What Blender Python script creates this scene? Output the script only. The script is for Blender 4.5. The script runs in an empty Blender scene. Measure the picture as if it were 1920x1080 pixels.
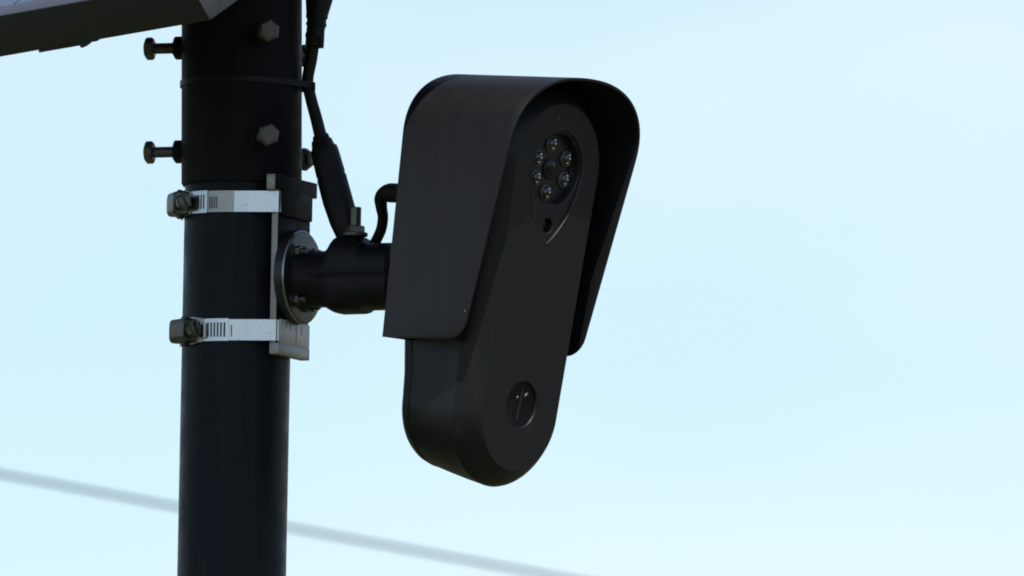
import bpy, bmesh, math, random
from math import sin, cos, tan, pi, radians, sqrt, atan2
from mathutils import Vector, Matrix

random.seed(4)
scene = bpy.context.scene
COL = scene.collection

# ------------------------------------------------------------------ camera, sky, sun, exposure
PITCH = radians(5.7)          # the lens looks up a little
DIST = 15.0                   # metres from lens to pole
K = 0.00036                   # metres per photo pixel (1920 wide) at the pole
CAM = Vector((0, -DIST * cos(PITCH), 1.6))
FWD = Vector((0, cos(PITCH), sin(PITCH)))
UPV = Vector((0, -sin(PITCH), cos(PITCH)))

cam_d = bpy.data.cameras.new('camera')
cam = bpy.data.objects.new('camera', cam_d)
COL.objects.link(cam)
cam.location = CAM
cam.rotation_euler = (pi / 2 + PITCH, 0, 0)
cam_d.sensor_width = 36
cam_d.lens = 36 * DIST / (1920 * K)
cam_d.clip_start = 0.5
cam_d.clip_end = 20000
cam_d.dof.use_dof = True
cam_d.dof.focus_distance = DIST - 0.03
cam_d.dof.aperture_fstop = 52
scene.camera = cam

SUN_EL, SUN_AZ = radians(58), radians(180.5)   # azimuth clockwise from +Y: behind the viewer
w = bpy.data.worlds.new('World')
scene.world = w
w.use_nodes = True
nt = w.node_tree
bg = nt.nodes['Background']
sky = nt.nodes.new('ShaderNodeTexSky')
sky.sky_type = 'NISHITA'
sky.sun_disc = False
sky.sun_elevation = SUN_EL
sky.sun_rotation = SUN_AZ
sky.air_density = 1.0
sky.dust_density = 0.6
sky.ozone_density = 2.0
tcw = nt.nodes.new('ShaderNodeTexCoord')
mpw = nt.nodes.new('ShaderNodeMapping')
mpw.inputs['Scale'].default_value = (1, 1, 2.2)
nzw = nt.nodes.new('ShaderNodeTexNoise')
nzw.inputs['Scale'].default_value = 26
nzw.inputs['Detail'].default_value = 5
nzw.inputs['Roughness'].default_value = 0.45
rgw = nt.nodes.new('ShaderNodeMapRange')
rgw.inputs[1].default_value, rgw.inputs[2].default_value = 0.35, 0.75
rgw.inputs[3].default_value, rgw.inputs[4].default_value = 0.0, 0.24
mxw = nt.nodes.new('ShaderNodeMix')
mxw.data_type = 'RGBA'
mxw.inputs['B'].default_value = (7.6, 7.5, 7.4, 1)      # thin high cloud
nt.links.new(tcw.outputs['Generated'], mpw.inputs['Vector'])
nt.links.new(mpw.outputs[0], nzw.inputs['Vector'])
nt.links.new(nzw.outputs['Fac'], rgw.inputs[0])
nt.links.new(rgw.outputs[0], mxw.inputs['Factor'])
nt.links.new(sky.outputs[0], mxw.inputs['A'])
nt.links.new(mxw.outputs['Result'], bg.inputs['Color'])
bg.inputs['Strength'].default_value = 0.115

sd = bpy.data.lights.new('sun', 'SUN')
sd.energy = 3.5
sd.angle = radians(0.5)
sd.color = (1.0, 0.95, 0.88)
sun = bpy.data.objects.new('sun', sd)
COL.objects.link(sun)
sdir = Vector((sin(SUN_AZ) * cos(SUN_EL), cos(SUN_AZ) * cos(SUN_EL), sin(SUN_EL)))
sun.rotation_euler = (-sdir).to_track_quat('-Z', 'Y').to_euler()
sun.location = (0, -20, 30)

scene.cycles.filter_width = 1.9      # a long lens is a little soft
vs = scene.view_settings
vs.view_transform = 'Standard'
vs.look = 'None'
vs.gamma = 1
vs.exposure = 0.4
vs.use_curve_mapping = False


# ------------------------------------------------------------------ helpers
def at(px, py, dy=0.0):
    """world point seen at photo pixel (px, py), dy pixels-worth of metres beyond the pole axis"""
    d = Vector((1, 0, 0)) * ((px - 960) * K / DIST) + UPV * ((540 - py) * K / DIST) + FWD
    t = (dy * K - CAM.y) / d.y
    return CAM + d * t


class MB:
    """collects vertices and faces of one mesh (world coordinates)"""
    def __init__(self):
        self.v, self.f = [], []

    def add(self, vs_, fs_):
        o = len(self.v)
        self.v += [Vector(p) for p in vs_]
        self.f += [tuple(i + o for i in f) for f in fs_]

    def loft(self, rings, cap0=True, cap1=True, closed=True):
        n = len(rings[0])
        vs_ = [p for r in rings for p in r]
        fs_ = []
        m = n if closed else n - 1
        for i in range(len(rings) - 1):
            for j in range(m):
                a, b = i * n + j, i * n + (j + 1) % n
                fs_.append((a, b, b + n, a + n))
        if cap0:
            fs_.append(tuple(reversed(range(n))))
        if cap1:
            fs_.append(tuple(range((len(rings) - 1) * n, len(rings) * n)))
        self.add(vs_, fs_)

    def cyl(self, p0, p1, r, seg=24, ch=0.0, r1=None, phase=0.0, cap0=True, cap1=True):
        p0, p1 = Vector(p0), Vector(p1)
        r1 = r if r1 is None else r1
        ax = (p1 - p0)
        L = ax.length
        ax.normalize()
        a = ax.orthogonal().normalized()
        if abs(ax.z) < 0.95:
            a = (Vector((0, 0, 1)) - ax * ax.z).normalized()
        b = ax.cross(a)
        def ring(q, rr):
            return [q + (a * cos(2 * pi * i / seg + phase) + b * sin(2 * pi * i / seg + phase)) * rr for i in range(seg)]
        if ch > 0:
            rs = [ring(p0, r - ch), ring(p0 + ax * ch, r), ring(p1 - ax * ch, r1), ring(p1, r1 - ch)]
        else:
            rs = [ring(p0, r), ring(p1, r1)]
        self.loft(rs, cap0, cap1)

    def tube(self, pts, rads, seg=16, sub=6, cap=True):
        """smooth tube through pts with radii"""
        P, R = [], []
        n = len(pts)
        pts = [Vector(p) for p in pts]
        for i in range(n - 1):
            p0, p1, p2, p3 = pts[max(i - 1, 0)], pts[i], pts[i + 1], pts[min(i + 2, n - 1)]
            for s_ in range(sub):
                t = s_ / sub
                P.append(0.5 * ((2 * p1) + (p2 - p0) * t + (2 * p0 - 5 * p1 + 4 * p2 - p3) * t * t + (3 * p1 - p0 - 3 * p2 + p3) * t ** 3))
                R.append(rads[i] + (rads[i + 1] - rads[i]) * t)
        P.append(pts[-1]); R.append(rads[-1])
        T = [(P[min(i + 1, len(P) - 1)] - P[max(i - 1, 0)]).normalized() for i in range(len(P))]
        a = T[0].orthogonal().normalized()
        rings = []
        for i in range(len(P)):
            a = (a - T[i] * a.dot(T[i])).normalized()
            b = T[i].cross(a)
            rings.append([P[i] + (a * cos(2 * pi * j / seg) + b * sin(2 * pi * j / seg)) * R[i] for j in range(seg)])
        self.loft(rings, cap, cap)

    def box(self, c, ax, ay, az, hx, hy, hz, bev=0.0, seg=2):
        """oriented box, half sizes hx hy hz along unit axes ax ay az"""
        bm = bmesh.new()
        bmesh.ops.create_cube(bm, size=2.0)
        for v in bm.verts:
            v.co = Vector((v.co.x * hx, v.co.y * hy, v.co.z * hz))
        if bev > 0:
            bmesh.ops.bevel(bm, geom=bm.edges[:], offset=bev, segments=seg, profile=0.5, affect='EDGES')
        bm.verts.index_update()
        self.add([Vector(c) + ax * v.co.x + ay * v.co.y + az * v.co.z for v in bm.verts],
                 [tuple(v.index for v in f.verts) for f in bm.faces])
        bm.free()

    def fill(self, loops, keep=None):
        """triangulate a flat region bounded by outer loop and holes"""
        bm = bmesh.new()
        for lp in loops:
            vv = [bm.verts.new(p) for p in lp]
            for i in range(len(vv)):
                bm.edges.new((vv[i], vv[(i + 1) % len(vv)]))
        bmesh.ops.triangle_fill(bm, use_beauty=True, use_dissolve=False, edges=bm.edges[:])
        bm.verts.index_update()
        self.add([v.co.copy() for v in bm.verts], [tuple(v.index for v in f.verts) for f in bm.faces])
        bm.free()

    def build(self, name, mat, parent=None, origin=None, angle=32, weld=True, flip=None):
        org = Vector(origin) if origin is not None else (Vector(parent['_o']) if parent is not None and '_o' in parent else Vector((0, 0, 0)))
        me = bpy.data.meshes.new(name)
        me.from_pydata([p - org for p in self.v], [], self.f)
        bm = bmesh.new()
        bm.from_mesh(me)
        if weld:
            bmesh.ops.remove_doubles(bm, verts=bm.verts[:], dist=1e-6)
        bmesh.ops.recalc_face_normals(bm, faces=bm.faces[:])
        for f in bm.faces:
            f.smooth = True
        bm.to_mesh(me)
        bm.free()
        me.set_sharp_from_angle(angle=radians(angle))
        me.materials.append(mat)
        o = bpy.data.objects.new(name, me)
        COL.objects.link(o)
        if parent is not None:
            o.parent = parent
            o['_o'] = tuple(org)
        else:
            o.location = org
        return o


def thing(name, label, cat, origin, group=None):
    o = bpy.data.objects.new(name, None)
    COL.objects.link(o)
    o.location = origin
    o.empty_display_size = 0.05
    o['label'] = label
    o['category'] = cat
    if group:
        o['group'] = group
    o['_o'] = tuple(origin)
    return o


def tag(o, label, cat, group=None):
    o['label'] = label
    o['category'] = cat
    if group:
        o['group'] = group


def hull(pts):
    pts = sorted(set((round(x, 4), round(y, 4)) for x, y in pts))
    def half(ps):
        h = []
        for p in ps:
            while len(h) >= 2 and (h[-1][0] - h[-2][0]) * (p[1] - h[-2][1]) - (h[-1][1] - h[-2][1]) * (p[0] - h[-2][0]) <= 0:
                h.pop()
            h.append(p)
        return h
    a, b = half(pts), half(pts[::-1])
    return a[:-1] + b[:-1]


# ------------------------------------------------------------------ materials
def material(name, col, rough=0.5, metal=0.0, spec=0.5, var=0.25, scale=60, bump=0.0, bscale=900,
             specks=0.0, rvar=0.1, stain=None, coat=0.0, streak=0.0):
    m = bpy.data.materials.new(name)
    m.use_nodes = True
    t = m.node_tree
    b = t.nodes['Principled BSDF']
    N = t.nodes.new
    tc = N('ShaderNodeNewGeometry')        # world position: no two alike pieces wear alike
    no = N('ShaderNodeTexNoise')
    no.inputs['Scale'].default_value = scale
    no.inputs['Detail'].default_value = 6
    no.inputs['Roughness'].default_value = 0.6
    t.links.new(tc.outputs['Position'], no.inputs['Vector'])
    ra = N('ShaderNodeMapRange')
    ra.inputs[1].default_value, ra.inputs[2].default_value = 0.3, 0.7
    ra.inputs[3].default_value, ra.inputs[4].default_value = 1 - var, 1 + var
    t.links.new(no.outputs['Fac'], ra.inputs[0])
    mx = N('ShaderNodeVectorMath'); mx.operation = 'SCALE'
    mx.inputs[0].default_value = col
    t.links.new(ra.outputs[0], mx.inputs['Scale'])
    out = mx.outputs[0]
    if streak:                                  # rain streaks and dust running down the surface
        mp = N('ShaderNodeMapping'); mp.inputs['Scale'].default_value = (110, 110, 7)
        t.links.new(tc.outputs['Position'], mp.inputs['Vector'])
        n4 = N('ShaderNodeTexNoise'); n4.inputs['Scale'].default_value = 1.0; n4.inputs['Detail'].default_value = 5
        t.links.new(mp.outputs[0], n4.inputs['Vector'])
        r4 = N('ShaderNodeMapRange'); r4.inputs[1].default_value, r4.inputs[2].default_value = 0.45, 0.8
        r4.inputs[3].default_value, r4.inputs[4].default_value = 0, streak * 0.12
        t.links.new(n4.outputs['Fac'], r4.inputs[0])
        m4 = N('ShaderNodeMix'); m4.data_type = 'RGBA'
        t.links.new(r4.outputs[0], m4.inputs['Factor'])
        t.links.new(out, m4.inputs['A'])
        m4.inputs['B'].default_value = (0.16, 0.15, 0.135, 1)
        out = m4.outputs['Result']
    if stain:
        n2 = N('ShaderNodeTexNoise'); n2.inputs['Scale'].default_value = stain[0]; n2.inputs['Detail'].default_value = 8
        t.links.new(tc.outputs['Position'], n2.inputs['Vector'])
        r2 = N('ShaderNodeMapRange'); r2.inputs[1].default_value, r2.inputs[2].default_value = stain[1], stain[1] + 0.08
        t.links.new(n2.outputs['Fac'], r2.inputs[0])
        mi = N('ShaderNodeMix'); mi.data_type = 'RGBA'
        t.links.new(r2.outputs[0], mi.inputs['Factor'])
        t.links.new(out, mi.inputs['A'])
        mi.inputs['B'].default_value = (*stain[2], 1)
        out = mi.outputs['Result']
    if specks:
        vo = N('ShaderNodeTexVoronoi'); vo.inputs['Scale'].default_value = 95
        t.links.new(tc.outputs['Position'], vo.inputs['Vector'])
        lt = N('ShaderNodeMath'); lt.operation = 'LESS_THAN'; lt.inputs[1].default_value = 0.045
        t.links.new(vo.outputs['Distance'], lt.inputs[0])
        sp = N('ShaderNodeSeparateColor')
        t.links.new(vo.outputs['Color'], sp.inputs[0])
        gt = N('ShaderNodeMath'); gt.operation = 'GREATER_THAN'; gt.inputs[1].default_value = 1 - specks
        t.links.new(sp.outputs[0], gt.inputs[0])
        mu = N('ShaderNodeMath'); mu.operation = 'MULTIPLY'
        t.links.new(lt.outputs[0], mu.inputs[0]); t.links.new(gt.outputs[0], mu.inputs[1])
        mi = N('ShaderNodeMix'); mi.data_type = 'RGBA'
        t.links.new(mu.outputs[0], mi.inputs['Factor'])
        t.links.new(out, mi.inputs['A'])
        mi.inputs['B'].default_value = (0.22, 0.2, 0.18, 1)
        out = mi.outputs['Result']
    t.links.new(out, b.inputs['Base Color'])
    rr = N('ShaderNodeMapRange')
    rr.inputs[1].default_value, rr.inputs[2].default_value = 0.3, 0.7
    rr.inputs[3].default_value, rr.inputs[4].default_value = max(rough - rvar, 0.02), rough + rvar
    t.links.new(no.outputs['Fac'], rr.inputs[0])
    t.links.new(rr.outputs[0], b.inputs['Roughness'])
    b.inputs['Metallic'].default_value = metal
    b.inputs['Specular IOR Level'].default_value = spec
    if coat:
        b.inputs['Coat Weight'].default_value = coat
        b.inputs['Coat Roughness'].default_value = 0.15
    if bump:
        n3 = N('ShaderNodeTexNoise'); n3.inputs['Scale'].default_value = bscale; n3.inputs['Detail'].default_value = 3
        t.links.new(tc.outputs['Position'], n3.inputs['Vector'])
        bp = N('ShaderNodeBump'); bp.inputs['Strength'].default_value = bump; bp.inputs['Distance'].default_value = 0.0006
        t.links.new(n3.outputs['Fac'], bp.inputs['Height'])
        t.links.new(bp.outputs[0], b.inputs['Normal'])
    return m


M = {}
M['pole'] = material('pole_powder_coat', (0.0056, 0.0088, 0.0124), 0.42, spec=0.1, var=0.12, bump=0.12, specks=0.03, streak=0.4)
M['sleeve'] = material('sleeve_paint', (0.0075, 0.0082, 0.0102), 0.6, spec=0.1, var=0.12, streak=0.3, bump=0.2, specks=0.01)
M['hood'] = material('hood_plastic', (0.0056, 0.0058, 0.0074), 0.5, spec=0.36, var=0.06, rvar=0.03, bump=0.15, bscale=1500, specks=0.03, streak=0.14)
M['body'] = material('body_plastic', (0.0075, 0.0087, 0.009), 0.42, spec=0.27, streak=0.25, var=0.08, rvar=0.03, bump=0.12, bscale=1500)
M['plate'] = material('face_plastic', (0.0125, 0.0105, 0.0122), 0.48, spec=0.22, streak=0.2, var=0.07, rvar=0.03, bump=0.12, bscale=1500, specks=0.03)
M['dish'] = material('dish_plastic', (0.009, 0.0095, 0.012), 0.28, spec=0.4)
M['rim'] = material('emblem_gloss', (0.0055, 0.0055, 0.0075), 0.45, spec=0.15)
M['lensglass'] = material('dark_lens_glass', (0.006, 0.006, 0.008), 0.22, spec=0.3, var=0.05, rvar=0.01)
M['ledglass'] = material('led_dome', (0.016, 0.0155, 0.014), 0.07, spec=0.55, var=0.5, scale=420, rvar=0.02, coat=0.3)
M['chip'] = material('led_reflector', (0.045, 0.042, 0.038), 0.3, metal=0.9, var=0.3, scale=700)
M['bezel'] = material('led_bezel', (0.085, 0.09, 0.094), 0.3, spec=0.5, var=0.1)
M['glint'] = material('led_glint', (0.9, 0.9, 0.88), 0.15, metal=1.0, var=0.1)
M['leaf'] = material('emblem_leaf', (0.075, 0.072, 0.066), 0.48, metal=0.8, var=0.1)
M['recess'] = material('recess_plastic', (0.0105, 0.0095, 0.0115), 0.42, spec=0.28, var=0.06)
M['tdrim'] = material('recess_rim', (0.03, 0.03, 0.034), 0.4, spec=0.3, var=0.1)
M['rust'] = material('rusty_head', (0.055, 0.034, 0.02), 0.7, spec=0.2, var=0.4, scale=400)
M['shaded'] = material('bracket_shaded', (0.012, 0.0095, 0.0095), 0.55, spec=0.06, var=0.25, scale=150, bump=0.15)  # shade and dark reflections put into the colour
M['pad'] = material('lit_zinc', (0.48, 0.42, 0.41), 0.42, metal=0.3, var=0.15, scale=130, bump=0.2)
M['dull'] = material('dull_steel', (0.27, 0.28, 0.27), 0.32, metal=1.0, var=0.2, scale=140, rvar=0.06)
M['arm'] = material('arm_nylon', (0.007, 0.007, 0.0085), 0.5, spec=0.22, bump=0.15)
M['rubber'] = material('cable_rubber', (0.0085, 0.008, 0.008), 0.55, spec=0.22, bump=0.1)
M['steel'] = material('clamp_steel', (0.46, 0.5, 0.54), 0.26, metal=1.0, var=0.14, scale=90, rvar=0.08,
                      stain=(420, 0.62, (0.33, 0.33, 0.31)))
M['oldsteel'] = material('weathered_steel', (0.1, 0.1, 0.082), 0.38, metal=0.85, var=0.35, scale=220)
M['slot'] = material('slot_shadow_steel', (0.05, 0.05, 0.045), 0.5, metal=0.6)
M['zinc'] = material('zinc_plate', (0.3, 0.285, 0.265), 0.42, metal=0.4, var=0.18, scale=120, bump=0.15,
                     stain=(190, 0.66, (0.08, 0.075, 0.07)))
M['flange'] = material('flange_alloy', (0.026, 0.024, 0.026), 0.36, metal=0.4, var=0.15, scale=120, bump=0.1)
M['bolt'] = material('bolt_zinc', (0.1, 0.094, 0.078), 0.45, metal=0.6, var=0.4, scale=330, bump=0.4,
                     stain=(500, 0.6, (0.04, 0.035, 0.028)))
M['frame'] = material('panel_frame_alloy', (0.016, 0.018, 0.016), 0.5, spec=0.3, metal=0.1, var=0.1, bump=0.06)
M['edge'] = material('panel_lit_alloy', (0.07, 0.075, 0.09), 0.4, metal=0.4, var=0.15, scale=140)  # lighter copy of the frame alloy, sky light put into the colour
M['cell'] = material('solar_cell', (0.012, 0.018, 0.045), 0.18, spec=0.6, coat=0.8)
M['back'] = material('panel_backsheet', (0.05, 0.05, 0.05), 0.6)
M['wire'] = material('wire_jacket', (0.07, 0.11, 0.16), 0.6)


# ------------------------------------------------------------------ ground
def ground():
    mb = MB()
    n = 40
    R = [0, 2, 6, 15, 40, 120, 400, 1500, 6000]
    vs_ = [Vector((0, 0, 0))]
    fs_ = []
    for r in R[1:]:
        vs_ += [Vector((r * cos(2 * pi * i / n), r * sin(2 * pi * i / n), 0)) for i in range(n)]
    for i in range(n):
        fs_.append((0, 1 + i, 1 + (i + 1) % n))
    for k in range(len(R) - 2):
        for i in range(n):
            a, b = 1 + k * n + i, 1 + k * n + (i + 1) % n
            fs_.append((a, a + n, b + n, b))
    mb.add(vs_, fs_)
    m = material('ground_grass', (0.075, 0.085, 0.04), 0.9, spec=0.1, var=0.4, scale=0.8, bump=0.6, bscale=30,
                 stain=(0.25, 0.55, (0.16, 0.13, 0.09)))
    o = mb.build('ground', m)
    o['kind'] = 'structure'


ground()

# ------------------------------------------------------------------ pole (its frame carries clamps, bracket and arm)
TILT = radians(1.06)
A0 = at(445, 540, 0)
ROT = Matrix.Rotation(TILT, 3, 'Y')


def L(x, y, z):
    """pole frame, pixel units: x right, y away, z up the pole from the frame's middle"""
    return A0 + ROT @ (Vector((x, y, z)) * K)


def ZP(py):
    return (540 - py) / cos(PITCH)


PX, PY, PZ = ROT @ Vector((1, 0, 0)), ROT @ Vector((0, 1, 0)), ROT @ Vector((0, 0, 1))
RP = 102.0
zb = -A0.z / K / cos(TILT) - 40
base = L(0, 0, zb + 40)
mb = MB()
mb.loft([[L(RP * cos(2 * pi * i / 96), RP * sin(2 * pi * i / 96), z) for i in range(96)] for z in (zb, -700, ZP(660), ZP(300), ZP(-180))])
pole = mb.build('steel_pole', M['pole'], origin=base)
tag(pole, 'black round steel pole rising from the ground on the left, carrying the camera', 'pole')

# ------------------------------------------------------------------ sleeve with levelling bolts
S0 = at(453, 340, 0)


def SL(x, y, z):
    return S0 + Vector((x, y, z)) * K


sleeve = thing('pole_sleeve', 'wide black collar tube over the pole top, with bolts sticking out of it', 'pole collar', S0)
RS, RI = 113.0, 105.5
STOP = 560
mb = MB()
prof = [(RI, 300), (RI, -6), (RI + 1.5, -9), (RS - 3, -9), (RS, -4), (RS, STOP)]
rings = [[SL(r * cos(2 * pi * i / 96), r * sin(2 * pi * i / 96), z) for i in range(96)] for r, z in prof]
mb.loft(rings, False, True)
mb.build('tube', M['sleeve'], sleeve)

bolt_mesh = nut_mesh = None
for zc in (90, 285):
    for azd in (17.0, -102, 138.5):
        a = radians(azd)
        n = Vector((sin(a), -cos(a), 0))
        z = (340 - zc) / cos(PITCH) + (3 if azd < 0 else 0)
        c = SL(0, 0, z)
        if azd == 17.0:
            z = (340 - zc + 14) / cos(PITCH) - 0.0
            c = SL(0, 0, z)
        if bolt_mesh is None:
            o_ = Vector((0, 0, 0)); X = Vector((1, 0, 0))
            b1 = MB()
            b1.cyl(X * 108 * K, X * 172 * K, 10 * K, 20)
            b1.cyl(X * 168 * K, X * 185.5 * K, 21.5 * K, 6, ch=3.6 * K)
            b1.cyl(X * 185.2 * K, X * 186.5 * K, 14 * K, 20, ch=0.5 * K)
            for q in range(6):        # rolled thread
                b1.cyl(X * (134 + q * 5) * K, X * (136.5 + q * 5) * K, 10.5 * K, 20, ch=0.5 * K)
            bo = b1.build('bolt', M['bolt'], origin=(0, 0, 0))
            b2 = MB()
            b2.cyl(X * 110 * K, X * 130 * K, 22 * K, 6, ch=3 * K)
            no_ = b2.build('nut', M['sleeve'], origin=(0, 0, 0))
            bolt_mesh, nut_mesh = bo.data, no_.data
        else:
            bo = bpy.data.objects.new('bolt', bolt_mesh); COL.objects.link(bo)
            no_ = bpy.data.objects.new('nut', nut_mesh); COL.objects.link(no_)
        rot = Matrix((n, Vector((-n.y, n.x, 0)), Vector((0, 0, 1)))).transposed()
        spin = Matrix.Rotation(random.uniform(-0.3, 0.5), 3, 'X')
        bo.parent = sleeve
        bo.matrix_local = Matrix.Translation(c - S0) @ (rot @ spin).to_4x4()
        no_.parent = bo

# ------------------------------------------------------------------ bracket: plate, lips, flange and arm
BA = radians(65)
BN = Vector((sin(BA), -cos(BA), 0))
BS = Vector((cos(BA), sin(BA), 0))


def BL(n, s, z):
    p = BN * n + BS * s
    return L(p.x, p.y, z)


WN, WS = ROT @ BN, ROT @ BS


def two_tone(o):
    '''broad face darkened as if in shade, cut edges left bright'''
    o.data.materials.append(M['shaded'])
    for p in o.data.polygons:
        if p.normal.dot(WN) > 0.8:
            p.material_index = 1
br = thing('mounting_bracket', 'bolted grey bracket with round flange and black arm joining pole to camera', 'bracket', BL(102, 0, ZP(520)))
mb = MB()
zt, zl = ZP(338), ZP(664)
mb.box(BL(109, 0, (zt + zl) / 2), WN, WS, PZ, 6.5 * K, 70 * K, (zt - zl) / 2 * K, 1.2 * K)
two_tone(mb.build('plate', M['zinc'], br))
mb = MB()
mb.box(BL(110, -1, ZP(352.5)), WN, WS, PZ, 9 * K, 92 * K, 14.5 * K, 1.5 * K)
two_tone(mb.build('lip', M['zinc'], br))
mb = MB()
mb.box(BL(112.5, -3, ZP(662.5)), WN, WS, PZ, 9.5 * K, 68 * K, 10.5 * K, 1.2 * K)
mb.build('lip', M['zinc'], br)
# cover pads over the two bands: shade put into the upper colour, light into the lower
mb = MB()
mb.box(BL(119.3, 3, ZP(388)), WN, WS, PZ, 2.2 * K, 63.5 * K, 25 * K, 1 * K)
mb.build('cover_pad', M['shaded'], br)
mb = MB()
mb.box(BL(119.3, 1.0, ZP(629.5)), WN, WS, PZ, 2.2 * K, 62 * K, 23 * K, 0.8 * K)
mb.build('cover_pad', M['pad'], br)
for ds, z0_, z1_ in ((-38, 610, 622), (-20, 608, 625), (6, 611, 646), (30, 612, 628)):
    mb = MB()
    mb.box(BL(121.55, ds, ZP((z0_ + z1_) / 2)), WN, (WS + PZ * 0.08).normalized(), PZ, 0.25 * K, 1.1 * K, (z1_ - z0_) / 2 * K)
    mb.build('scratch', M['slot'], br)
# flange disc (lathe about the arm axis)
ZA = ZP(523.5)


def axis_ring(n, r, seg=72, z0=ZA):
    return [BL(n, r * cos(2 * pi * i / seg), z0 + r * sin(2 * pi * i / seg)) for i in range(seg)]


mb = MB()
mb.loft([axis_ring(n, r) for n, r in [(116.2, 60), (116.2, 86), (118, 88.5), (134.5, 88.5), (136, 88), (138, 86), (138.6, 83.5), (138.6, 50)]], True, True)
fl = mb.build('flange', M['flange'], br)
fl.data.materials.append(M['dull'])              # rim highlight put into a brighter edge metal
for p in fl.data.polygons:
    if 0.3 < p.normal.dot(WN) < 0.9 and (p.center + BL(102, 0, ZP(520)) - BL(138, 0, ZA)).length > 80 * K:
        p.material_index = 1
for ds, dz in ((-44, 44), (44, 44), (-44, -46), (44, -46)):
    mb = MB()
    c0 = BL(138, ds, ZA + dz)
    mb.cyl(c0, BL(142, ds, ZA + dz), 15 * K, 24, ch=0.6 * K)
    mb.cyl(BL(142, ds, ZA + dz), BL(152, ds, ZA + dz), 11.5 * K, 6, ch=1.2 * K)
    mb.cyl(BL(151, ds, ZA + dz), BL(165, ds, ZA + dz), 6 * K, 14, ch=1.0 * K)
    mb.build('flange_screw', M['oldsteel'], br)
# arm: lofted moulding with a parting groove; stations n, top, bottom, half depth, squareness
st = [(138, 62, 64, 62, 2.0), (142, 57, 58, 57, 2.0), (148, 53.5, 55, 54, 2.0), (165, 52, 54, 53, 2.0), (186, 51, 55, 53, 2.0), (193, 53, 59, 54, 2.2),
      (203, 60, 64, 57, 2.6), (211, 71, 67, 59, 3.0), (216, 75, 68, 60, 3.2), (258, 76, 68, 60, 3.2), (263, 73, 67, 60, 3.2), (270, 64, 63, 59, 3.0), (276, 63, 62, 58, 3.0),
      (330, 62, 62, 56, 3.0), (336, 58, 58, 52, 3.0)]
mb = MB()
rings = []
seg = 64
for n, tp, bt, hd, e in st:
    ring = []
    for i in range(seg):
        a = 2 * pi * i / seg
        c, s_ = cos(a), sin(a)
        d = (abs(c) ** e + abs(s_) ** e) ** (-1 / e)
        g = 1.0
        if i == seg // 2 and n > 148:
            g = 0.955                                   # parting groove on the side toward the street
        ring.append(BL(n, hd * c * d * g, ZA - 3 + (tp if s_ > 0 else bt) * s_ * d))
    rings.append(ring)
mb.loft(rings)
mb.build('arm', M['arm'], br, angle=24)
# clamping stud with nut on top of the knuckle
mb = MB()
mb.cyl(BL(252, -20, ZA + 72), BL(252, -20, ZA + 79), 24 * K, 28, ch=1 * K)
mb.cyl(BL(252, -20, ZA + 78), BL(252, -20, ZA + 92), 18 * K, 6, ch=2 * K, phase=0.3)
mb.build('nut', M['bolt'], br)
mb = MB()
mb.cyl(BL(252, -20, ZA + 88), BL(252, -20, ZA + 127), 11 * K, 18, ch=1.5 * K)
mb.build('stud', M['oldsteel'], br)


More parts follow.
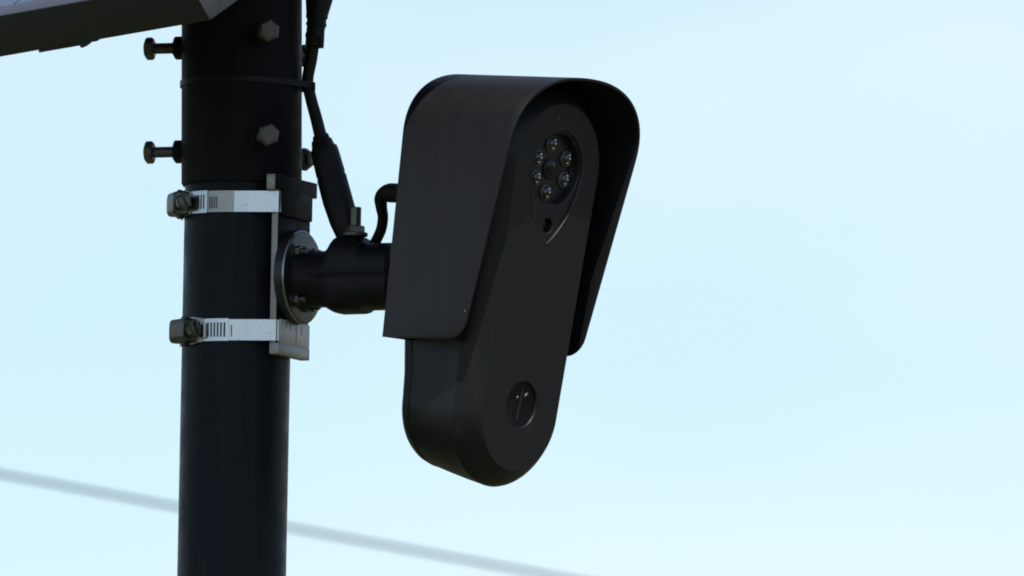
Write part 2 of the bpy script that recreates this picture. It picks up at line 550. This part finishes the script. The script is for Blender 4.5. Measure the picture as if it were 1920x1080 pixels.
# ------------------------------------------------------------------ hose clamps
def clamp(py, azh, tail0, tail1, label, dull_to=None):
    z = ZP(py)
    t = thing('hose_clamp', label, 'hose clamp', L(0, 0, z), 'steel hose clamps round the pole')
    hb = 19.8
    circ = [((RP + 0.6) * cos(2 * pi * i / 160), (RP + 0.6) * sin(2 * pi * i / 160)) for i in range(160)]
    nn = 116.6
    cor = []
    for sg in (-1, 1):
        for q in range(5):
            a = q / 4 * pi / 2
            p = BN * (nn - 2.5 + 2.5 * sin(a)) + BS * sg * (69.5 + 2.5 * cos(a))
            cor.append((p.x, p.y))
    h = hull(circ + cor)
    def off(hh, d):
        out = []
        m = len(hh)
        for i in range(m):
            a, b, c = Vector(hh[i - 1]), Vector(hh[i]), Vector(hh[(i + 1) % m])
            t1, t2 = (b - a).normalized(), (c - b).normalized()
            nrm = Vector((t1.y + t2.y, -(t1.x + t2.x))).normalized()
            out.append((b.x + nrm.x * d, b.y + nrm.y * d))
        return out
    ho = off(h, 2.2)
    mb = MB()
    rings = []
    m = len(h)
    for pth, zz in ((h, -hb), (ho, -hb), (ho, -hb + 1), (ho, hb - 1), (ho, hb), (h, hb)):
        rings.append([L(x, y, z + zz) for x, y in pth])
    mb.loft(rings, False, False)
    mb.build('band', M['steel'], t, angle=40)

    def A(az, r, zz):
        return L(r * sin(az), -r * cos(az), z + zz)
    # tail of the band with cut slots: two rails, bars between, dark band beneath
    a0, a1 = radians(tail0), radians(tail1)
    r0, r1 = RP + 2.9, RP + 5.6
    def arcbox(mb, b0, b1, z0, z1, ra, rb):
        ns = max(2, int(abs(b1 - b0) / radians(1.5)))
        rr = []
        for i in range(ns + 1):
            a = b0 + (b1 - b0) * i / ns
            rr.append([A(a, ra, z0), A(a, rb, z0), A(a, rb, z1), A(a, ra, z1)])
        mb.loft(rr)
    mb = MB()
    hz = 21.0
    arcbox(mb, a0, a1, 13.5, hz, r0, r1)
    arcbox(mb, a0, a1, -hz, -13.5, r0, r1)
    nb = max(3, round(abs(a1 - a0) * RP / 6.4))
    step = (a1 - a0) / nb
    for i in range(nb):
        b0 = a0 + step * i
        wdt = step * (0.5 if i < nb - 1 else 1.0)
        arcbox(mb, b0, b0 + wdt, -13.45, 13.45, r0, r1 - 0.2)
    mb.build('slotted_tail', M['steel'], t, weld=False)
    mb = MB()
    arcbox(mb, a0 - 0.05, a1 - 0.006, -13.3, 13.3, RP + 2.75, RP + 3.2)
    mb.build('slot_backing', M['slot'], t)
    if dull_to is not None:
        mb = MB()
        arcbox(mb, a1 + 0.004, radians(dull_to), -hb + 0.4, hb - 0.4, RP + 2.0, RP + 3.0)
        mb.build('dull_arc', M['dull'], t)  # duller steel arc running on from the tail's end
    # a short second run of embossed grooves beyond the tail's end
    mb = MB()
    for i in range(4 if dull_to is not None else 1):
        b0 = a1 + radians(2.0 + i * 2.6)
        arcbox(mb, b0, b0 + radians(1.2), -13, 9, RP + 2.7, RP + 3.9)
    mb.build('groove', M['oldsteel'], t, weld=False)
    # screw housing, saddle and slotted hex screw
    a = radians(azh)
    rad = ROT @ Vector((sin(a), -cos(a), 0))
    tg = ROT @ Vector((cos(a), sin(a), 0))
    c = A(a, RP + 16, 0)
    mb = MB()
    sec = []
    for tt in (-27, -24, 20, 23):
        ring = []
        sc = 0.86 if tt in (-27, 23) else 1.0
        for i in range(28):
            q = 2 * pi * i / 28
            e = 4.5
            d = (abs(cos(q)) ** e + abs(sin(q)) ** e) ** (-1 / e)
            ring.append(c + tg * tt * K + rad * (16 * cos(q) * d * sc) * K + PZ * (22.5 * sin(q) * d * sc) * K)
        sec.append(ring)
    mb.loft(sec)
    mb.build('screw_housing', M['oldsteel'], t)
    mb = MB()
    ns = 16
    rr = []
    for i in range(ns + 1):
        b = a - radians(20) + (a0 - a + radians(24)) * i / ns
        hh = 26.0 if i < ns * 0.6 else 26.0 - 5.5 * (i / ns - 0.6) / 0.4
        rr.append([A(b, RP + 2.4, -hh), A(b, RP + 6.6, -hh), A(b, RP + 6.6, hh), A(b, RP + 2.4, hh)] if i < ns else
                  [A(b, RP + 2.4, -hh), A(b, RP + 3.6, -hh), A(b, RP + 3.6, hh), A(b, RP + 2.4, hh)])
    mb.loft(rr)
    mb.build('saddle', M['dull'], t)
    mb = MB()
    for sg in (-1, 1):
        p = c - tg * 4 * K - rad * 4 * K
        mb.cyl(p + PZ * sg * 20 * K, p + PZ * sg * 27.5 * K, 6 * K, 14, ch=2.2 * K)
    mb.build('rivet', M['oldsteel'], t, weld=False)
    mb = MB()
    mb.cyl(c + tg * 20 * K, c + tg * 33 * K, 11 * K, 20)
    p0, p1 = c + tg * 32 * K, c + tg * 46 * K
    mb.cyl(p0, p1, 15.5 * K, 6, ch=2 * K, phase=0.2)
    sd_ = (PZ * cos(0.35) + rad * sin(0.35)).normalized()
    sw = tg.cross(sd_)
    for sg in (-1, 1):
        mb.box(p1 + sw * sg * 6.2 * K + tg * 1.2 * K, sd_, sw, tg, 11.5 * K, 4.2 * K, 1.8 * K, 0.6 * K)
    sc_ = mb.build('screw', M['oldsteel'], t, weld=False)
    mb = MB()
    mb.box(p1 + tg * 0.2 * K, sd_, sw, tg, 11 * K, 1.9 * K, 0.5 * K)
    mb.build('slot', M['slot'], sc_)
    return t


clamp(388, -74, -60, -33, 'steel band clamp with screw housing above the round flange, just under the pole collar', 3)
clamp(628.5, -57, -35, -7, 'steel band clamp with slotted screw facing out, below the round flange')

# ------------------------------------------------------------------ camera housing
cam_az = radians(51.5)
ROLL = Matrix.Rotation(radians(1.0), 3, 'Y')


def frame(t):
    n = Vector((cos(t) * sin(cam_az), -cos(t) * cos(cam_az), -sin(t)))
    s = Vector((cos(cam_az), sin(cam_az), 0))
    u = n.cross(s)
    return ROLL @ s, ROLL @ n, ROLL @ u


HS, HN, HU = frame(radians(4.5))
QS, QN, QU = frame(radians(9.8))
HB = at(874, 275, -206 + 0.0)       # hood: middle of its back edge at the height where the arch springs


def HP(s, n, v):
    return HB + (HS * s + HN * n + HU * v) * K


LED0 = HP(0, 222, -37)              # centre of the lamp ring on the face


def QP(s, v, d=0.0):
    return LED0 + (QS * s + QU * v - QN * d) * K


dev = thing('surveillance_camera', 'black hooded camera with a ring of small lamps, held on an arm beside the pole', 'security camera', HP(0, 0, -240))

# hood: a bent sheet, deeper at its top than at its bottom
VB, WH, HH, EX = -374.0, 190.0, 134.0, 2.3


def hood_profile(off):
    wv, hv = WH - off, HH - off
    P = []
    nside = 26
    for i in range(nside):
        f = i / nside
        v = VB + (0 - VB) * (f ** 1.6)
        P.append((-(wv + 0.012 * v), v))
    na = 56
    for i in range(na + 1):
        a = pi - pi * i / na
        c, s_ = cos(a), sin(a)
        P.append((wv * (1 if c > 0 else -1) * abs(c) ** (2 / EX), hv * abs(s_) ** (2 / EX)))
    for i in reversed(range(nside)):
        f = i / nside
        v = VB + (0 - VB) * (f ** 1.6)
        P.append(((wv + 0.012 * v), v))
    return P


def hood_depth(v):
    d = 255 + 0.218 * v
    rc = 34
    if v - VB < rc:
        q = rc - (v - VB)
        d -= rc - sqrt(max(rc * rc - q * q, 0))
    return d


mb = MB()
ND = 14
OT = 5.0
outer, inner = hood_profile(0), hood_profile(OT)


def hood_s(s, v, f):
    '''cheeks spread toward the back and pinch in at the lower front'''
    g = min(max(-v / 374.0, 0), 1)
    return s + (-17 * g * (1 - f) if s < 0 else 9 * g * (1 - f) - 14 * g * f)


go = [[HP(hood_s(s, v, j / ND), hood_depth(v) * j / ND, v) for s, v in outer] for j in range(ND + 1)]
# a softly rolled front lip
lip1 = [HP(hood_s(s, v, 1) * 0.997, hood_depth(v) + 1.6, v) for s, v in outer]
gi = [[HP(hood_s(s, v, j / ND), hood_depth(v) * j / ND, v) for s, v in inner] for j in range(ND + 1)]
lip2 = [HP(hood_s(s, v, 1) * 1.003, hood_depth(v) + 1.6, v) for s, v in inner]
rows = go + [lip1, lip2] + gi[::-1]
n = len(outer)
vs_ = [p for r in rows for p in r]
fs_ = []
R_ = len(rows)
for i in range(R_):
    i2 = (i + 1) % R_
    for j in range(n - 1):
        fs_.append((i * n + j, i * n + j + 1, i2 * n + j + 1, i2 * n + j))
for j in (0, n - 1):                      # bottom ends of the two cheeks
    for q in range(ND):
        fs_.append((q * n + j, (q + 1) * n + j, (R_ - 2 - q) * n + j, (R_ - 1 - q) * n + j))
    fs_.append((ND * n + j, (ND + 1) * n + j, (ND + 2) * n + j, (ND + 3) * n + j))
mb.add(vs_, fs_)
hood = mb.build('hood', M['hood'], dev, angle=38)
# rear sheet closing the hood
mb = MB()
pr = hood_profile(OT + 0.6)
mb.loft([[HP(hood_s(s, v, 0), 1, v) for s, v in pr], [HP(hood_s(s, v, 0), 7, v) for s, v in pr]])
mb.build('rear_sheet', M['hood'], dev)


def pill(o, nseg=40):
    rt, rb, H = 122.0 + o, 108.5 + o, 459.0
    dl = math.asin((rt - rb) / H)
    P = []
    for i in range(nseg + 1):
        a = -dl + (pi + 2 * dl) * i / nseg
        P.append((rt * cos(a), rt * sin(a)))
    p, q = P[-1], (rb * cos(pi + dl), -H + rb * sin(pi + dl))
    for i in range(1, 10):
        P.append((p[0] + (q[0] - p[0]) * i / 10, p[1] + (q[1] - p[1]) * i / 10))
    for i in range(nseg + 1):
        a = pi + dl + (pi - 2 * dl) * i / nseg
        P.append((rb * cos(a), -H + rb * sin(a)))
    p, q = P[-1], P[0]
    for i in range(1, 10):
        P.append((p[0] + (q[0] - p[0]) * i / 10, p[1] + (q[1] - p[1]) * i / 10))
    return P


def body_ring(d, o):
    return [QP(s, v, d * 1.115 - (d / 202.0) * 0.17 * min(max(0, -v - 300), 140)) for s, v in pill(o)]


# shell: rounded shoulder, drafted sides, seam of the rear cover
fil = [(1.5, 2.0)]
for q in range(1, 9):
    a = q / 8 * pi / 2
    fil.append((1.5 + 44 * (1 - cos(a)), 2.0 + 33 * sin(a)) if False else (1.5 + 44 * (q / 8), 2.0 + 33 * (sin(a) * 0.75 + 0.25 * q / 8)))
prof = fil + [(47, 34.5), (80, 30), (120, 23.5), (164, 15.5), (166, 13), (169, 13), (171, 15.0), (184, 11), (192, 6), (197, -2), (199, -14)]
mb = MB()
mb.loft([body_ring(d, o) for d, o in prof], False, True)
mb.build('housing', M['body'], dev, angle=26)


# face plate with a teardrop recess and an emblem recess
def circle(cx, cy, r, n=48):
    return [(cx + r * cos(2 * pi * i / n), cy + r * sin(2 * pi * i / n)) for i in range(n)]


def teardrop(sh=0.0):
    r = 75.0 - sh
    P = []
    for i in range(41):
        a = -0.12 + (pi + 0.24) * i / 40
        P.append((r * cos(a), r * sin(a)))
    a = pi + 0.12
    p0 = Vector((r * cos(a), r * sin(a)))
    p1 = Vector((-(64.0 - sh), -86.0))
    p2 = Vector((-7, -136.0 + sh))
    for i in range(1, 13):
        t = i / 12
        b = p0 * (1 - t) ** 2 + p1 * 2 * t * (1 - t) + p2 * t * t
        P.append((b.x, b.y))
    P.append((0, -140.0 + sh))
    for x, y in reversed(P[41:53]):
        P.append((-x, y))
    return P


EMB = (0.0, -443.0)
mb = MB()
td, em = teardrop(0), circle(EMB[0], EMB[1], 45)
mb.fill([[QP(s, v, 0) for s, v in pill(0)], [QP(s, v, 0) for s, v in td], [QP(s, v, 0) for s, v in em]])
mb.loft([[QP(s, v, 0) for s, v in pill(0)], [QP(s, v, 1.6) for s, v in pill(2.1)]], False, False)
td2 = teardrop(1.6)
dish_top, hole = circle(0, 0, 70, 64), circle(1, -106, 15.5, 36)
mb.loft([[QP(s, v, 0) for s, v in em], [QP(s, v, 4) for s, v in circle(EMB[0], EMB[1], 43.5)]], False, False)
mb.build('face_plate', M['plate'], dev, angle=25)
mb = MB()
td2 = teardrop(1.7)
mb.loft([[QP(s, v, 0.9) for s, v in teardrop(0.9)], [QP(s, v, 3.2) for s, v in td2]], False, False)
mb.fill([[QP(s, v, 3.2) for s, v in td2], [QP(s, v, 3.2) for s, v in dish_top], [QP(s, v, 3.2) for s, v in hole]])
mb.loft([[QP(s, v, 3.2) for s, v in hole], [QP(s, v, 5) for s, v in circle(1, -106, 13.5, 36)], [QP(s, v, 15) for s, v in circle(1, -106, 12.5, 36)]], False, False)
mb.build('lens_surround', M['recess'], dev, angle=25)
mb = MB()
mb.loft([[QP(s, v, d) for s, v in teardrop(o_)] for o_, d in ((-1.0, 0.2), (-0.6, -0.9), (0.5, -0.9), (1.2, 0.3), (1.3, 1.2))], False, False)
mb.build('recess_rim', M['tdrim'], dev, angle=70)  # edge highlight of the recess put into a lighter rim colour
mb = MB()
mb.loft([[QP(s, v, d) for s, v in circle(0, 0, r, 64)] for r, d in ((70, 3.2), (69, 2.4), (67.5, 3.4), (66, 8), (64, 17), (63, 18.5), (20, 18.5))], False, True)
dish = mb.build('lamp_dish', M['dish'], dev, angle=25)
mb = MB()
mb.loft([[QP(s, v, d) for s, v in circle(0, 0, r, 40)] for r, d in ((21, 18.6), (20, 15), (19, 14.2), (17, 14), (16, 15))], False, False)
lb = mb.build('lens_barrel', M['recess'], dev)
mb = MB()
mb.loft([[QP(s, v, d) for s, v in circle(0, 0, r, 40)] for r, d in ((16, 15), (13, 13.6), (8, 12.6), (3, 12.3))], False, True)
mb.build('lens', M['lensglass'], lb, angle=60)
mb = MB()
mb.loft([[QP(s, v, d) for s, v in circle(1, -106, r, 32)] for r, d in ((13, 14.5), (9, 12.5), (3, 11.8))], False, True)
mb.build('sensor_window', M['lensglass'], dev, angle=60)
# six lamps of the ring
lamp_mesh = bez_mesh = dome_mesh = None
for ad in (100, 28, -22, -95, -152, 160):
    a = radians(ad)
    c = QP(46 * cos(a), 46 * sin(a), 18.4)
    if lamp_mesh is None:
        def RR(r, d, n=28):
            return [c + (QS * r * cos(2 * pi * i / n) + QU * r * sin(2 * pi * i / n) + QN * d) * K for i in range(n)]
        mb = MB()
        mb.loft([RR(14.8, 0.2), RR(14.8, 4.5), RR(13.6, 5.6), RR(12.4, 4.8), RR(11, 1.2), RR(6.5, 0.5)], False, True)
        lo = mb.build('infrared_lamp', M['bezel'], dev, origin=c)
        mb = MB()                          # glints on the dome, shaped as small bright metal bumps
        for s_, v_, r_, h_ in ((1.2, 7.5, 3.0, 8.2), (-1.5, -5.5, 4.4, 8.8), (0.8, 1.2, 2.0, 10.6)):
            cc = c + (QS * s_ + QU * v_) * K
            mb.loft([[cc + (QS * r_ * k_ * cos(2 * pi * i / 14) + QU * r_ * k_ * sin(2 * pi * i / 14) + QN * (h_ + 2.2 * e_)) * K for i in range(14)]
                     for k_, e_ in ((1, 0), (0.85, 0.5), (0.5, 0.85), (0.15, 0.98))], False, True)
        rf = mb.build('lens_glint', M['glint'], lo, origin=c, weld=False, angle=80)
        mb = MB()
        mb.loft([RR(12.0, 4.0)] + [RR(12.0 * cos(t), 4.4 + 7.5 * sin(t)) for t in (0, 0.3, 0.6, 0.9, 1.2, 1.4)], True, True)
        dm = mb.build('lens_dome', M['ledglass'], lo, origin=c, angle=60)
        lamp_mesh, bez_mesh, dome_mesh = lo.data, rf.data, dm.data
        lo.location = c - Vector(dev['_o'])
    else:
        lo = bpy.data.objects.new('infrared_lamp', lamp_mesh); COL.objects.link(lo)
        lo.parent = dev
        lo.location = c - Vector(dev['_o'])
        for nm, me in (('lens_glint', bez_mesh), ('lens_dome', dome_mesh)):
            ch = bpy.data.objects.new(nm, me); COL.objects.link(ch); ch.parent = lo
# emblem: round sunk badge with a slanted stroke and two small leaves
mb = MB()
mb.loft([[QP(s, v, d) for s, v in circle(EMB[0], EMB[1], r)] for r, d in ((43.6, 4), (42.2, 4.3), (20, 4.3))], False, True)
em_o = mb.build('emblem', M['rim'], dev, angle=40)
stroke = [(0.5, 31), (1, 18), (0.5, 4), (-2, -12), (-3, -30)]
mb = MB()
rr = []
for i, (s, v) in enumerate(stroke):
    hw = (2.2, 3.0, 3.4, 4.0, 4.4)[i]
    rr.append([QP(EMB[0] + s - hw, EMB[1] + v, 4.1), QP(EMB[0] + s - hw * 0.6, EMB[1] + v, 2.2), QP(EMB[0] + s + hw * 0.6, EMB[1] + v, 2.2), QP(EMB[0] + s + hw, EMB[1] + v, 4.1)])
mb.loft(rr)
mb.build('stroke', M['body'], em_o)
for s, v, l, wd, rot in ((-11, 12, 4.5, 2.6, 1.3), (14, 19, 7, 3.2, 0.9)):
    mb = MB()
    d1 = QS * cos(rot) + QU * sin(rot)
    d2 = QS * -sin(rot) + QU * cos(rot)
    cc = QP(EMB[0] + s, EMB[1] + v, 3.9)
    rr = []
    for t, kk in ((0, 1), (0.5, 0.85), (0.9, 0.45), (1.0, 0.15)):
        rr.append([cc + (d1 * l * kk * cos(2 * pi * i / 20) + d2 * wd * kk * sin(2 * pi * i / 20) + QN * 3.0 * t) * K for i in range(20)])
    mb.loft(rr, False, True)
    mb.build('leaf', M['leaf'], em_o, angle=60)
# neck from the arm's knuckle to the camera's back
mb = MB()
p0 = BL(325, 0, ZA)
p1 = HP(0, 4, -240)
mb.cyl(p0, p1, 40 * K, 32, ch=2 * K)
mb.build('neck', M['arm'], br)
mb = MB()
mb.loft([[HP(r * cos(2 * pi * i / 40), n_, -240 + r * sin(2 * pi * i / 40)) for i in range(40)] for r, n_ in ((56, 0.4), (60, -2), (60, -14), (56, -16))])
mb.build('back_boss', M['arm'], dev)

# ------------------------------------------------------------------ cables
lead = thing('camera_lead', 'short black curved cable between the camera back and its arm', 'cable', at(700, 458, -112))
mb = MB()
mb.tube([at(775, 361, -250), at(745, 362, -205), at(727, 362, -185), at(715, 371, -170), at(715, 388, -158), at(718, 408, -145), at(714, 432, -130), at(703, 455, -115), at(694, 470, -108)],
        [17 * K, 17 * K, 17 * K, 13 * K, 11 * K, 10 * K, 10 * K, 10 * K, 10 * K], 20, 8)
mb.build('sheath', M['rubber'], lead)
mb = MB()
mb.tube([at(790, 361, -262), at(752, 362, -212), at(731, 361.5, -188)], [18.2 * K] * 3, 20, 4)
mb.build('strain_relief', M['rubber'], lead)

pc = thing('power_cable', 'black power cable with thick connectors hanging beside the pole collar', 'cable', at(648, 440, -95))
mb = MB()
mb.tube([at(620, -260, -30), at(612, -120, -35), at(600, -20, -38), at(591, 50, -38), at(584, 108, -36), at(577, 150, -34), at(583, 185, -40), at(593, 222, -48), at(602, 258, -56), at(612, 290, -62)],
        [12 * K] * 4 + [11.5 * K, 11 * K, 11 * K, 11.5 * K, 12 * K, 12 * K], 20, 8)
mb.build('sheath', M['rubber'], pc)


def connector(pts, name='connector'):
    mb = MB()
    P = [at(*p[:3]) for p in pts]
    R = [p[3] * K for p in pts]
    mb.tube(P, R, 24, 1)
    return mb.build(name, M['rubber'], pc, angle=25)


connector([(600, 252, -55, 10), (601, 254, -55, 15), (602.5, 262, -56, 16.5), (603, 264, -56, 19.5), (606, 276, -59, 22), (607, 279, -59, 25.5), (609.5, 287, -60, 26.5),
           (620, 326, -68, 27.5), (621, 330, -68.6, 26.4), (622, 334, -69, 28), (633, 375, -80, 28.5), (645, 414, -90, 27), (652, 437, -95, 23.5), (657, 455, -98, 18)])
connector([(614, -90, -38, 24), (603, -30, -38, 26), (598, 0, -38, 25.5), (594.5, 28, -38, 20.5), (594, 33, -38, 21), (593.8, 36, -38, 18.5), (593.5, 42, -38, 18.2), (593.2, 44, -38, 19.6), (592.8, 48, -38, 19.4), (592.6, 50, -38, 17.6), (591, 62, -38, 17), (590.5, 65, -38, 18.2), (590, 70, -38, 18), (589.6, 73, -38, 16.5), (588, 86, -38, 16), (587.5, 89, -38, 12)])
mb = MB()
mb.tube([at(601, 40, -44), at(601, 68, -45), at(600, 90, -45)], [8 * K, 7.5 * K, 7 * K], 14, 3)
mb.build('latch', M['rubber'], pc)

# cable tie round collar and cable
ct = at(577, 152, -34)
tz = (340 - 161) / cos(PITCH)
tie = thing('cable_tie', 'thin black cable tie round the pole collar and cable', 'cable tie', SL(0, 0, tz))
cx, cy = (ct - S0).x / K, (ct - S0).y / K
hl = hull([((RS + 0.4) * cos(2 * pi * i / 120), (RS + 0.4) * sin(2 * pi * i / 120)) for i in range(120)] +
          [(cx + 12 * cos(2 * pi * i / 24), cy + 12 * sin(2 * pi * i / 24)) for i in range(24)])
ho = [(x * 1.0 + 2.6 * x / sqrt(x * x + y * y), y + 2.6 * y / sqrt(x * x + y * y)) for x, y in hl]
mb = MB()


def tiez(x, y):
    return tz - 0.027 * x - 0.02 * y


mb.loft([[SL(x, y, tiez(x, y) + zz) for x, y in p] for p, zz in ((hl, -5.5), (ho, -5.5), (ho, 5.5), (hl, 5.5))], False, False)
mb.build('strap', M['rubber'], tie)
mb = MB()
mb.box(SL(cx + 11, cy - 6, tiez(cx, cy) - 3), Vector((1, 0, 0)), Vector((0, 1, 0)), Vector((0, 0, 1)), 3.5 * K, 7 * K, 8 * K, 1.5 * K)
mb.build('lock_head', M['rubber'], tie)

# ------------------------------------------------------------------ solar panel above the pole
EB = radians(57)
E1 = Vector((-cos(EB), sin(EB), 0))
TAU = radians(34)
E2 = Vector((sin(EB) * cos(TAU), cos(EB) * cos(TAU), sin(TAU)))
EN = Vector((-sin(EB) * sin(TAU), -cos(EB) * sin(TAU), cos(TAU)))
C0 = at(393, 38, -857)
LA, LB, TH = 1400.0, 1156.0, 81.0


def SP(a, b, c):
    return C0 + (E1 * a + E2 * b + EN * c) * K


sp = thing('solar_panel', 'dark framed solar panel tilted above the pole, seen from beneath', 'solar panel', SP(LA / 2, LB / 2, 0))
FW = 30.0


def pbox(mb, a0, a1, b0, b1, c0, c1, bev=1.0):
    mb.box(SP((a0 + a1) / 2, (b0 + b1) / 2, (c0 + c1) / 2), E1, E2, EN, (a1 - a0) / 2 * K, (b1 - b0) / 2 * K, (c1 - c0) / 2 * K, bev * K)


for (a0, a1, b0, b1) in ((0, LA, 0, FW), (0, LA, LB - FW, LB)):
    mb = MB(); pbox(mb, a0, a1, b0, b1, 0, TH - 2)
    mb.build('frame_rail', M['frame'], sp)
for (a0, a1) in ((0, FW), (LA - FW, LA)):
    mb = MB(); pbox(mb, a0 - 0.6, a1 - 0.6, FW + 0.3, LB - FW - 0.3, 0.5, TH - 2.5)
    mb.build('frame_rail', M['edge'], sp)
# end face at the near corner, sky light put into its colour
mb = MB(); pbox(mb, -1.6, -0.1, 0.4, LB - 0.5, 0.4, TH - 2.4, 0.2)
mb.build('lit_end_face', M['edge'], sp)
mb = MB()
pbox(mb, -0.5, LA + 0.5, -0.8, FW + 14, TH - 1.8, TH + 1.5)
pbox(mb, -0.5, LA + 0.5, LB - FW - 14, LB + 0.8, TH - 1.8, TH + 1.5)
pbox(mb, -0.5, FW + 14, FW + 14.2, LB - FW - 14.2, TH - 1.8, TH + 1.5)
pbox(mb, LA - FW - 14, LA + 0.5, FW + 14.2, LB - FW - 14.2, TH - 1.8, TH + 1.5)
mb.build('frame_lip', M['edge'], sp, weld=False)
mb = MB(); pbox(mb, FW, LA - FW, FW, LB - FW, TH - 14, TH - 9, 0)
mb.build('backsheet', M['back'], sp)
nc, nr = 6, 5
cw, chh = (LA - 2 * FW - 40) / nc, (LB - 2 * FW - 40) / nr
for i in range(nc):
    for j in range(nr):
        mb = MB()
        a0, b0 = FW + 20 + i * cw, FW + 20 + j * chh
        pbox(mb, a0 + 3, a0 + cw - 3, b0 + 3, b0 + chh - 3, TH - 8.8, TH - 6, 0)
        mb.build('cell', M['cell'], sp)
# clip under the lower rail, and the tilt mount down to the collar
mb = MB(); pbox(mb, 455, 598, -1.2, 40, -5.2, -0.2, 1.2)
pbox(mb, 392, 456, -0.6, 40, -2.6, -0.2, 1)
mb.build('rail_clip', M['frame'], sp, weld=False)
mb = MB()
mb.cyl(SP(448, 8, -9.5), SP(448, 8, -2), 13 * K, 6, ch=2 * K)
mb.build('clip_bolt', M['rust'], sp)
mb = MB(); pbox(mb, LA / 2 - 40, LA / 2 + 40, 150, LB - 60, -40, -0.4, 2)
mb.build('cross_rail', M['frame'], sp)
mb = MB()
top = SL(0, 0, STOP - 6)
mb.cyl(top, SP(LA / 2, LB / 2, -38), 70 * K, 32, ch=2 * K)
mb.build('tilt_post', M['frame'], sp)

# ------------------------------------------------------------------ utility wire far behind
def far(px, py, y):
    d = Vector((1, 0, 0)) * ((px - 960) * K / DIST) + UPV * ((540 - py) * K / DIST) + FWD
    t = (y - CAM.y) / d.y
    return CAM + d * t


P0, P1 = far(0, 889, 29.0), far(1030, 1079, 31.6)
dv = (P1 - P0)
mb = MB()
pts = []
for i in range(-24, 30):
    t = i / 1.6
    q = P0 + dv * t
    q = q + Vector((0, 0, 0.0016 * (t - 0.5) ** 2))
    pts.append(q)
mb.tube(pts, [0.0045] * len(pts), 10, 1)
wire = mb.build('utility_wire', M['wire'], origin=P0)
tag(wire, 'blurred grey overhead wire crossing low in the sky behind the pole', 'overhead wire')

for o in list(bpy.data.objects):
    if '_o' in o:
        del o['_o']
